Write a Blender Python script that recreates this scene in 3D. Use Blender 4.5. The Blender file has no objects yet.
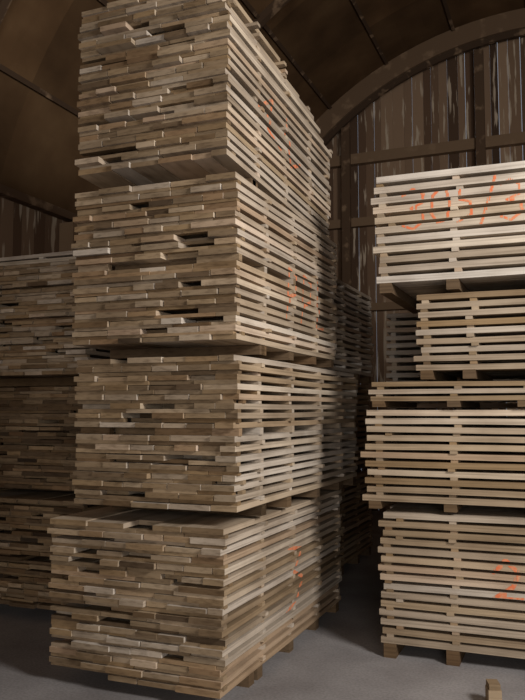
import bpy, math, random
from mathutils import Vector
C=bpy.context
C.scene.view_settings.view_transform='Standard'
# ------------------------------------------------------------ helpers
def new_mat(name):
    m=bpy.data.materials.new(name); m.use_nodes=True
    nt=m.node_tree; b=nt.nodes['Principled BSDF']; b.inputs['Roughness'].default_value=.85
    b.inputs['Specular IOR Level'].default_value=.2
    return m,nt,b
def N(nt,t,**k):
    n=nt.nodes.new(t)
    for a,v in k.items(): setattr(n,a,v)
    return n
def ramp(nt,stops):
    r=N(nt,'ShaderNodeValToRGB'); e=r.color_ramp.elements
    e[0].position=stops[0][0]; e[0].color=(*stops[0][1],1)
    e[1].position=stops[-1][0]; e[1].color=(*stops[-1][1],1)
    for p,c in stops[1:-1]:
        x=e.new(p); x.color=(*c,1)
    return r
def noise_on(nt,scale_vec,scale=1,detail=4):
    tc=N(nt,'ShaderNodeTexCoord'); mp=N(nt,'ShaderNodeMapping'); mp.inputs['Scale'].default_value=scale_vec
    nz=N(nt,'ShaderNodeTexNoise'); nz.inputs['Scale'].default_value=scale; nz.inputs['Detail'].default_value=detail
    nt.links.new(tc.outputs['Object'],mp.inputs['Vector']); nt.links.new(mp.outputs['Vector'],nz.inputs['Vector'])
    return nz
def mixc(nt,mode,fac,a,b):
    m=N(nt,'ShaderNodeMix',data_type='RGBA',blend_type=mode)
    if isinstance(fac,(int,float)): m.inputs[0].default_value=fac
    else: nt.links.new(fac,m.inputs[0])
    for s,v in ((6,a),(7,b)):
        if isinstance(v,tuple): m.inputs[s].default_value=(*v,1)
        else: nt.links.new(v,m.inputs[s])
    return m.outputs[2]
def wood(name,stops,sv,bump=.12):
    m,nt,b=new_mat(name)
    at=N(nt,'ShaderNodeAttribute',attribute_name='shade'); 
    r=ramp(nt,stops); nt.links.new(at.outputs['Fac'],r.inputs['Fac'])
    nz=noise_on(nt,sv,1,4)
    g=ramp(nt,[(.28,(.50,.47,.44)),(.5,(.94,.93,.91)),(.8,(1.08,1.08,1.08))])
    nt.links.new(nz.outputs['Fac'],g.inputs['Fac'])
    c=mixc(nt,'MULTIPLY',.75,r.outputs['Color'],g.outputs['Color'])
    a2=N(nt,'ShaderNodeAttribute',attribute_name='tint')
    t=ramp(nt,[(0,(.92,.94,.96)),(.45,(1,1,1)),(.8,(1.04,.99,.88)),(1,(1.04,.94,.87))]); nt.links.new(a2.outputs['Fac'],t.inputs['Fac'])
    c=mixc(nt,'MULTIPLY',1.0,c,t.outputs['Color'])
    n2=noise_on(nt,(2.3,2.3,3.1),1,4)
    g2=ramp(nt,[(.35,(.66,.63,.60)),(.6,(1,1,1))]); nt.links.new(n2.outputs['Fac'],g2.inputs['Fac'])
    c=mixc(nt,'MULTIPLY',.85,c,g2.outputs['Color'])
    nt.links.new(c,b.inputs['Base Color'])
    bp=N(nt,'ShaderNodeBump'); bp.inputs['Strength'].default_value=bump; bp.inputs['Distance'].default_value=.003
    nt.links.new(nz.outputs['Fac'],bp.inputs['Height']); nt.links.new(bp.outputs['Normal'],b.inputs['Normal'])
    return m
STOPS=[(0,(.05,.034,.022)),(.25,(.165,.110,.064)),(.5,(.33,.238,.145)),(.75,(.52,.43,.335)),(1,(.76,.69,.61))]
MY=wood('sawn_timber_y',STOPS,(18,1.4,80)); MX=wood('sawn_timber_x',STOPS,(1.4,18,80))
MP,nt,b=new_mat('orange_marking_paint')
nz=noise_on(nt,(40,40,40),1,2); g=ramp(nt,[(.3,(.66,.36,.21)),(.6,(.76,.20,.085))]); nt.links.new(nz.outputs['Fac'],g.inputs['Fac']); nt.links.new(g.outputs['Color'],b.inputs['Base Color'])

TR=random.Random(99)
class MB:
    def __init__(s): s.v=[];s.f=[];s.sh=[];s.mi=[];s.ti=[]
    def tube(s,rings,shade,endshade=None,flip=False,mi=0):
        o=len(s.v)
        for r in rings: s.v+=r
        n=len(rings)
        fs=[];sh=[]
        for i in range(n-1):
            a=o+4*i
            for k in range(4):
                k2=(k+1)%4
                fs.append((a+k,a+k2,a+4+k2,a+4+k)); sh.append(shade)
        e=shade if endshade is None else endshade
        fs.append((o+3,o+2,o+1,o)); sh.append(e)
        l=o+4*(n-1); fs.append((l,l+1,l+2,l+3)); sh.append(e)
        if flip: fs=[tuple(reversed(f)) for f in fs]
        s.f+=fs; s.sh+=sh; s.mi+=[mi]*len(fs); s.ti+=[TR.random()]*len(fs)
    def quad(s,pts,mi,shade=.5):
        o=len(s.v); s.v+=pts; s.f.append((o,o+1,o+2,o+3)); s.sh.append(shade); s.mi.append(mi); s.ti.append(.5)
    def box(s,x0,x1,y0,y1,z0,z1,shade=.5,mi=0):
        s.tube([[(x0,y,z0),(x1,y,z0),(x1,y,z1),(x0,y,z1)] for y in (y0,y1)],shade,flip=False,mi=mi)
    def obj(s,name,mats,loc=(0,0,0),rot=0):
        me=bpy.data.meshes.new(name); me.from_pydata(s.v,[],s.f); 
        at=me.attributes.new('shade','FLOAT','FACE'); at.data.foreach_set('value',s.sh)
        at=me.attributes.new('tint','FLOAT','FACE'); at.data.foreach_set('value',s.ti)
        for m in mats: me.materials.append(m)
        me.polygons.foreach_set('material_index',s.mi)
        me.update()
        o=bpy.data.objects.new(name,me); C.collection.objects.link(o)
        o.location=loc; o.rotation_euler=(0,0,rot); return o

def pack(axis,x0,x1,y0,y1,z0,z1,pitch,thick,cols,seed,base=.5,var=.10,enddark=.1,bear=.05,
         rot=0,marks=(),wmin=.12,wmax=.26,holes=.06,ragged=.022,tilt=0,topcut=0,step=0,bin0=.42,pen=.009,mid=0):
    """Stickered timber pack. Boards run along `axis`; stickers across; bearers below."""
    R=random.Random(seed); M=MB()
    L=(y1-y0) if axis=='Y' else (x1-x0); W=(x1-x0) if axis=='Y' else (y1-y0)
    flip=(axis=='X')
    def P(s,w,z):
        z=z-tilt*s/L
        return (w-W/2,s-L/2,z) if axis=='Y' else (s-L/2,w-W/2,z)
    def bar(s0,s1,w0,w1,za,zb,shade,es=None,segs=1,wob=None,mi=0):
        rings=[]
        for i in range(segs+1):
            t=i/segs; s_=s0+(s1-s0)*t; dz=wob(s_) if wob else 0
            rings.append([P(s_,w0,za+dz),P(s_,w1,za+dz),P(s_,w1,zb+dz),P(s_,w0,zb+dz)])
        M.tube(rings,shade,es,flip=flip,mi=mi)
    H=z1-z0-mid; n=max(1,int(round(H/pitch))); pitch=H/n
    mi_=n//2 if mid else 10**6
    clamp=lambda v:max(0,min(1,v))
    for c in cols:
        cs=min(max(c,bin0 if axis=='Y' else .06),L-.06)
        bar(cs-.04,cs+.04,-.02 if axis=='X' else .01,W+(.02 if axis=='X' else -.01),-bear,-.001,.25)  # bearers coloured dark to stand in for the shadow under each pack
    outer={}
    for i in range(n):
        za=i*pitch+(mid if i>=mi_ else 0); zb=za+thick; stk=pitch-thick+(mid if i==mi_-1 else 0)
        ph=R.uniform(0,6.3); am=R.uniform(.0005,.0035)
        wob=lambda s,ph=ph,am=am: am*math.sin(s*3.1+ph)
        lay=R.gauss(0,var*.35)
        w=-abs(R.gauss(0,.010)); wend=W+R.gauss(0,.007)
        if topcut and i>=n-topcut: wend-=R.uniform(0,.1)
        Lc=L
        if step and i>=n-step: Lc=L-(i-(n-step)+1)*.9/step*R.uniform(.85,1.1)
        lo=w; first=True
        while w<wend-.03:
            bw=R.uniform(wmin,wmax)
            if wend-(w+bw)<.07: bw=wend-w
            last=(w+bw>=wend-.03)
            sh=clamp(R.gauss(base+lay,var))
            a0=R.gauss(0,ragged*.4); 
            if R.random()<holes and axis=='Y' and not last: a0=R.uniform(.05,.25)
            elif R.random()<.2: a0+=R.uniform(-ragged,ragged)
            a1=Lc+R.gauss(0,ragged)
            j=R.uniform(-.0012,.0012)
            hh=thick*(1 if (first if axis=='X' else last) else R.choice([1,1,.96,.9,.86,.8]))
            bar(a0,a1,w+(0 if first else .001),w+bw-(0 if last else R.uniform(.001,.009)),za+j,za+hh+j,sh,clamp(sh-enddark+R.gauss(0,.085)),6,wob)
            w+=bw; first=False
        outer[i]=(lo,w,za,wob)
        if i<n-1:
            for k,c in enumerate(cols):
                cs=c+R.gauss(0,.014)
                sw=.045
                if k==0: cs=max(c,.0)+abs(R.gauss(0,.006))
                if cs>Lc-sw and k>0:
                    if Lc<L: continue
                    cs=Lc-sw
                if k==0:
                    ww=-.005
                    while ww<W:
                        l=min(R.uniform(.2,.7),W+.004-ww)
                        rec=R.uniform(.0,.022) if R.random()>.15 else .08
                        if i==mi_-1: rec+=.03
                        bar(cs+rec,cs+rec+sw,ww,ww+l-.003,zb-.001,zb+stk,clamp(R.gauss(base-enddark*1.1,var)))
                        ww+=l
                else:
                    bar(cs,cs+sw,R.gauss(-.004,.01),W+R.gauss(.004,.01),zb-.001,zb+stk,clamp(R.gauss(base-.03,var*.8)),clamp(R.gauss(base-.07,var)))
    def paint(strokes,bw=.006):
        cells={}; hw=pen
        for pts in strokes:
            for (a,bz),(c,d) in zip(pts[:-1],pts[1:]):
                k=max(1,int(math.hypot(c-a,d-bz)/.004))
                for q in range(k+1):
                    s=a+(c-a)*q/k; z=bz+(d-bz)*q/k; i0=int(z/pitch)
                    for ii in (i0-1,i0,i0+1):
                        if ii not in outer: continue
                        za=outer[ii][2]; u0=max(za+.001,z-hw*1.2); u1=min(za+thick*.97,z+hw*1.2)
                        if u1-u0<.003: continue
                        for bb in range(int((s-hw)/bw),int((s+hw)/bw)+1):
                            r=cells.get((ii,bb))
                            cells[(ii,bb)]=(min(r[0],u0),max(r[1],u1)) if r else (u0,u1)
        for (ii,bb),(u0,u1) in cells.items():
            if R.random()<.08: continue
            lo,hi,za,wob=outer[ii]; s0=bb*bw; s1=s0+bw
            e=hi+.0012 if axis=='Y' else lo-.0012
            dz=wob(s0)
            M.quad([P(s0,e,u0+dz),P(s1,e,u0+dz),P(s1,e,u1+dz),P(s0,e,u1+dz)],1)
    paint(marks)
    return M.obj('lumber_pack',[MY if axis=='Y' else MX,MP],((x0+x1)/2,(y0+y1)/2,z0),rot)

# ------------------------------------------------------------ main tower
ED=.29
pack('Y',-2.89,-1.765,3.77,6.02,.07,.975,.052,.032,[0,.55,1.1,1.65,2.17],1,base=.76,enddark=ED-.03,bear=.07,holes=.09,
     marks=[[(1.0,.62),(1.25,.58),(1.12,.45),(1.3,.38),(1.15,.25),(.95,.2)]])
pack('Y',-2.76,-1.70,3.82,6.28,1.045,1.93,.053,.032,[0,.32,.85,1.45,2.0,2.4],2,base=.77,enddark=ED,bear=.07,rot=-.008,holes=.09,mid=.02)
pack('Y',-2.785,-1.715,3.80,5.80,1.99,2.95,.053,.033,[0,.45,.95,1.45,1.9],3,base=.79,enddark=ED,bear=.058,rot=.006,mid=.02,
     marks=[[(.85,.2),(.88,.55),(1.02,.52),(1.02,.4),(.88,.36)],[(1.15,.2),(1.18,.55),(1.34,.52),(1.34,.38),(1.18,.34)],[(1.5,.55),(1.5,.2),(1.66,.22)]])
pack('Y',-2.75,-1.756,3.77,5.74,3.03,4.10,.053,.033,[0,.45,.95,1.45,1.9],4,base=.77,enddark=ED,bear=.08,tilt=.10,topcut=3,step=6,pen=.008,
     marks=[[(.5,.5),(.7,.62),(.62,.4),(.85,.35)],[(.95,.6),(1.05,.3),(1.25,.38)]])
# ------------------------------------------------------------ left stack
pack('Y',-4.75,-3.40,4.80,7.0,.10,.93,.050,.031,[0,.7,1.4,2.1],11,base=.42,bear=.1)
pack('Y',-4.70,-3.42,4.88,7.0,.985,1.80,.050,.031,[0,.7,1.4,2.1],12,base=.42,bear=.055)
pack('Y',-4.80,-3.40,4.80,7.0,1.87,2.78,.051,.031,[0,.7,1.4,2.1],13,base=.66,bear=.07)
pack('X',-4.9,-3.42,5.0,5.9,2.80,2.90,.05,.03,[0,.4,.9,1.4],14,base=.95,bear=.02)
# ------------------------------------------------------------ stack behind tower
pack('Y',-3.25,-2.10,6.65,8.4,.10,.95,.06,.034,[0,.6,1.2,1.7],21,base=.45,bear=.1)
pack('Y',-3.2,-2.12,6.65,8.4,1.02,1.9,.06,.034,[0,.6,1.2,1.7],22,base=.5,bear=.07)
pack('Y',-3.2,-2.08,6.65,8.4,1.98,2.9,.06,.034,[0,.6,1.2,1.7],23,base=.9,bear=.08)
# ------------------------------------------------------------ right stack
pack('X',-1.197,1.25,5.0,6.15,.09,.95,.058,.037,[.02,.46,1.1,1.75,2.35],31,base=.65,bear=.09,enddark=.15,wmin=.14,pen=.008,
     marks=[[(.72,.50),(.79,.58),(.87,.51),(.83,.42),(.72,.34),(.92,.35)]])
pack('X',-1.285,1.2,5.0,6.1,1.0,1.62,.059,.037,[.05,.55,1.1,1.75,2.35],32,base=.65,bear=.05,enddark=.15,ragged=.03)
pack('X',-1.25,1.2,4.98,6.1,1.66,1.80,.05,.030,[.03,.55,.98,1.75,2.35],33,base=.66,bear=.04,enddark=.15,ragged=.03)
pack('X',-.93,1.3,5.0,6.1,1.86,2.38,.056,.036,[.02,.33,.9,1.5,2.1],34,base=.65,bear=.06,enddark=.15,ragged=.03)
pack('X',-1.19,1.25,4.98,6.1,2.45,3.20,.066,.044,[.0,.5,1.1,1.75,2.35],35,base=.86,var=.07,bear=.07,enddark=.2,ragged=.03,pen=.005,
     marks=[[(.18,.58),(.25,.62),(.32,.58),(.31,.52),(.23,.49),(.31,.46),(.32,.40),(.25,.35),(.18,.38)],
            [(.43,.61),(.38,.56),(.37,.45),(.41,.38),(.47,.39),(.49,.50),(.47,.59),(.43,.61)],
            [(.56,.60),(.66,.61)],[(.56,.60),(.55,.52),(.62,.50),(.63,.42),(.54,.37)],[(.78,.65),(.68,.32)],
            [(.81,.59),(.87,.62),(.93,.58),(.92,.52),(.85,.49),(.93,.46),(.94,.40),(.87,.35),(.81,.38)]])
pack('X',-1.5,.9,6.6,7.7,.1,1.15,.066,.038,[.02,.6,1.2,1.8,2.3],41,base=.5,bear=.1)
pack('X',-1.5,.9,6.6,7.7,1.22,2.48,.066,.038,[.02,.6,1.2,1.8,2.3],42,base=.98,bear=.07)
M=MB(); M.box(-.035,.035,-.045,.045,0,.09,.62); M.box(-.03,.03,-.04,.05,.0905,.12,.5)
M.obj('timber_offcut',[MX],(-.44,4.42,0),.3)

# ------------------------------------------------------------ barn shell
XC,ZC,RR=-.43,2.57,5.13; XL,XR=-5.40,4.54; ZW=ZC+math.sqrt(RR*RR-(XL-XC)**2)
YB,YF=12.0,-6.0
def wallmat(name,sv,light,WS,lo=.56,hi=.66):
    m,nt,b=new_mat(name)
    at=N(nt,'ShaderNodeAttribute',attribute_name='shade'); r=ramp(nt,WS); nt.links.new(at.outputs['Fac'],r.inputs['Fac'])
    nz=noise_on(nt,sv,1,6); g=ramp(nt,[(lo,(0,0,0)),(hi,(1,1,1))]); nt.links.new(nz.outputs['Fac'],g.inputs['Fac'])
    c=mixc(nt,'MIX',g.outputs['Color'],r.outputs['Color'],light)
    nt.links.new(c,b.inputs['Base Color']); return m
MW=wallmat('weathered_wall_boards',(14,14,1.6),(.52,.42,.31),[(0,(.035,.020,.012)),(.5,(.155,.092,.056)),(1,(.33,.22,.14))],.57,.63)
MB_=wallmat('old_beam_wood',(5,5,5),(.25,.165,.10),[(0,(.03,.018,.011)),(.5,(.12,.073,.043)),(1,(.28,.185,.11))])
R=random.Random(5)
def topz(x): return ZC+math.sqrt(max(.01,RR*RR-(x-XC)**2))
M=MB(); x=XL
while x<XR-.05:
    w=R.uniform(.11,.2); x2=min(x+w,XR); g=R.choice([.002,.003,.004,.008])
    z=min(topz(x),topz(x2))+.02
    M.box(x,x2-g,YB+R.uniform(0,.012),YB+.03,0,z,R.uniform(.1,1)); x=x2
M.obj('wall_back',[MW])
def arc_band(M,r0,r1,y0,y1,shade,n=48):
    a0=math.atan2(ZW-ZC,XL-XC); a1=math.atan2(ZW-ZC,XR-XC)
    rings=[]
    for i in range(n+1):
        a=a0+(a1-a0)*i/n; c,s=math.cos(a),math.sin(a)
        rings.append([(XC+r0*c,y0,ZC+r0*s),(XC+r0*c,y1,ZC+r0*s),(XC+r1*c,y1,ZC+r1*s),(XC+r1*c,y0,ZC+r1*s)])
    M.tube(rings,shade,flip=True)
m,nt,b=new_mat('plywood_ceiling'); nz=noise_on(nt,(1,1,1),1.3,6); g=ramp(nt,[(.3,(.07,.037,.016)),(.55,(.13,.072,.033)),(.8,(.20,.12,.058))])
nt.links.new(nz.outputs['Fac'],g.inputs['Fac'])
at=N(nt,'ShaderNodeAttribute',attribute_name='shade'); r=ramp(nt,[(0,(.7,.7,.7)),(1,(1.1,1.1,1.1))]); nt.links.new(at.outputs['Fac'],r.inputs['Fac'])
c=mixc(nt,'MULTIPLY',1,g.outputs['Color'],r.outputs['Color']); nt.links.new(c,b.inputs['Base Color'])
M=MB(); a0=math.atan2(ZW-ZC,XL-XC); a1=math.atan2(ZW-ZC,XR-XC); n=36
ys=[YF+ (YB+.05-YF)*i/12 for i in range(13)]
for k in range(n):
    aa=a0+(a1-a0)*k/n; ab=a0+(a1-a0)*(k+1)/n
    for j in range(12):
        q=(k//3*7+j*13)%10/10
        rings=[]
        for a in (aa,ab):
            cc,ss=math.cos(a),math.sin(a)
            rings.append([(XC+RR*cc,ys[j],ZC+RR*ss),(XC+RR*cc,ys[j+1],ZC+RR*ss),(XC+(RR+.05)*cc,ys[j+1],ZC+(RR+.05)*ss),(XC+(RR+.05)*cc,ys[j],ZC+(RR+.05)*ss)])
        M.tube(rings,q,flip=True)
M.obj('ceiling',[m])
for y in (11.75,8.6,5.2,1.8,-1.6,-5):
    M=MB(); d=.30 if y>11 else .10
    arc_band(M,RR-d,RR-.003,y,y+.10,.65 if y>11 else .3)
    if y>11: arc_band(M,RR-d-.10,RR-d-.002,y+.04,y+.1,.2)
    M.obj('roof_rib',[MB_])
M=MB()
for k in range(1,12):
    a=a0+(a1-a0)*k/12; cc,ss=math.cos(a),math.sin(a); tx,tz=-ss,cc
    q=[]
    for y in (YF,YB):
        q.append([(XC+r_*cc+t_*tx,y,ZC+r_*ss+t_*tz) for r_,t_ in ((RR-.04,-.025),(RR-.04,.025),(RR-.002,.025),(RR-.002,-.025))])
    M.tube(q,.25)
M.obj('roof_purlins',[MB_])
M=MB()
for z,d in ((5.65,.17),(4.6,.14),(3.2,.12),(1.2,.12)):
    hw=math.sqrt(RR**2-(z+d-ZC)**2)-.1; M.box(max(XL+.02,XC-hw),min(XR-.02,XC+hw),YB-.12,YB-.002,z,z+d,.8)
for x in (-4.6,-3.4,-1.25,.9,3.0):
    M.box(x,x+.14,YB-.20,YB-.121,0,topz(x-.1 if x<XC else x+.24)-.42,.4)
M.obj('wall_frame',[MB_])
for nm,xa,xb in (('wall_left',XL-.05,XL),('wall_right',XR,XR+.05)):
    M=MB(); y=YF
    while y<YB:
        y2=min(y+R.uniform(.12,.2),YB+.03); M.box(xa,xb,y,y2-.004,0,ZW+.03,R.uniform(.4,1)); y=y2
    M.obj(nm,[MW])
M=MB()
for y in (-4,-1.2,1.6,4.3,7.05,9.4):
    M.box(XL+.01,XL+.2,y,y+.2,0,ZW-.1,1)
M.box(XL+.01,XL+.12,YF,YB-.3,ZW-.05,ZW+.04,.5)
M.obj('wall_posts',[MB_])
M=MB(); x=XL
while x<XR-.05:
    x2=min(x+.18,XR); z0=3.6 if (-1.0<x<3.9) else 0
    M.box(x,x2-.003,YF-.03,YF,z0,min(topz(x),topz(x2)),.5); x=x2
M.obj('wall_front',[MW])
m,nt,b=new_mat('concrete_floor'); nz=noise_on(nt,(1,1,1),2.2,8); g=ramp(nt,[(.3,(.24,.225,.225)),(.6,(.33,.315,.315)),(.8,(.39,.37,.37))])
nt.links.new(nz.outputs['Fac'],g.inputs['Fac'])
n2=noise_on(nt,(1,1,1),60,4); g2=ramp(nt,[(.35,(.8,.8,.8)),(.6,(1,1,1))]); nt.links.new(n2.outputs['Fac'],g2.inputs['Fac'])
nt.links.new(mixc(nt,'MULTIPLY',1,g.outputs['Color'],g2.outputs['Color']),b.inputs['Base Color']); b.inputs['Roughness'].default_value=.7
M=MB(); M.box(XL-.1,XR+.1,YF-.1,YB+.1,-.1,0); M.obj('floor',[m])

# ------------------------------------------------------------ light
w=bpy.data.worlds.new('World'); C.scene.world=w; w.use_nodes=True
w.node_tree.nodes['Background'].inputs[0].default_value=(.75,.83,1,1); w.node_tree.nodes['Background'].inputs[1].default_value=.35
def area(name,loc,tgt,sx,sy,e,col):
    l=bpy.data.lights.new(name,'AREA'); l.shape='RECTANGLE'; l.size=sx; l.size_y=sy; l.energy=e; l.color=col
    o=bpy.data.objects.new(name,l); C.collection.objects.link(o); o.location=loc
    o.rotation_euler=(Vector(tgt)-Vector(loc)).to_track_quat('-Z','Y').to_euler()
area('doorway_daylight',(2.4,-5.6,2.2),(-1.4,4.5,1.8),3.6,3.0,265,(1,.95,.90))
area('added_fill_light',(2.8,2.2,3.7),(-1.6,4.9,2.0),1.2,1.2,245,(1,.95,.90))  # unseen soft fill, added to brighten the tower's right faces and nearby stacks
# ------------------------------------------------------------ camera
cd=bpy.data.cameras.new('camera'); cam=bpy.data.objects.new('camera',cd); C.collection.objects.link(cam); C.scene.camera=cam
cd.sensor_fit='VERTICAL'; cd.sensor_height=36; cd.lens=757*36/700
cam.location=(0,0,1.6); cam.rotation_euler=(math.radians(90+4.53),0,math.radians(22.15))
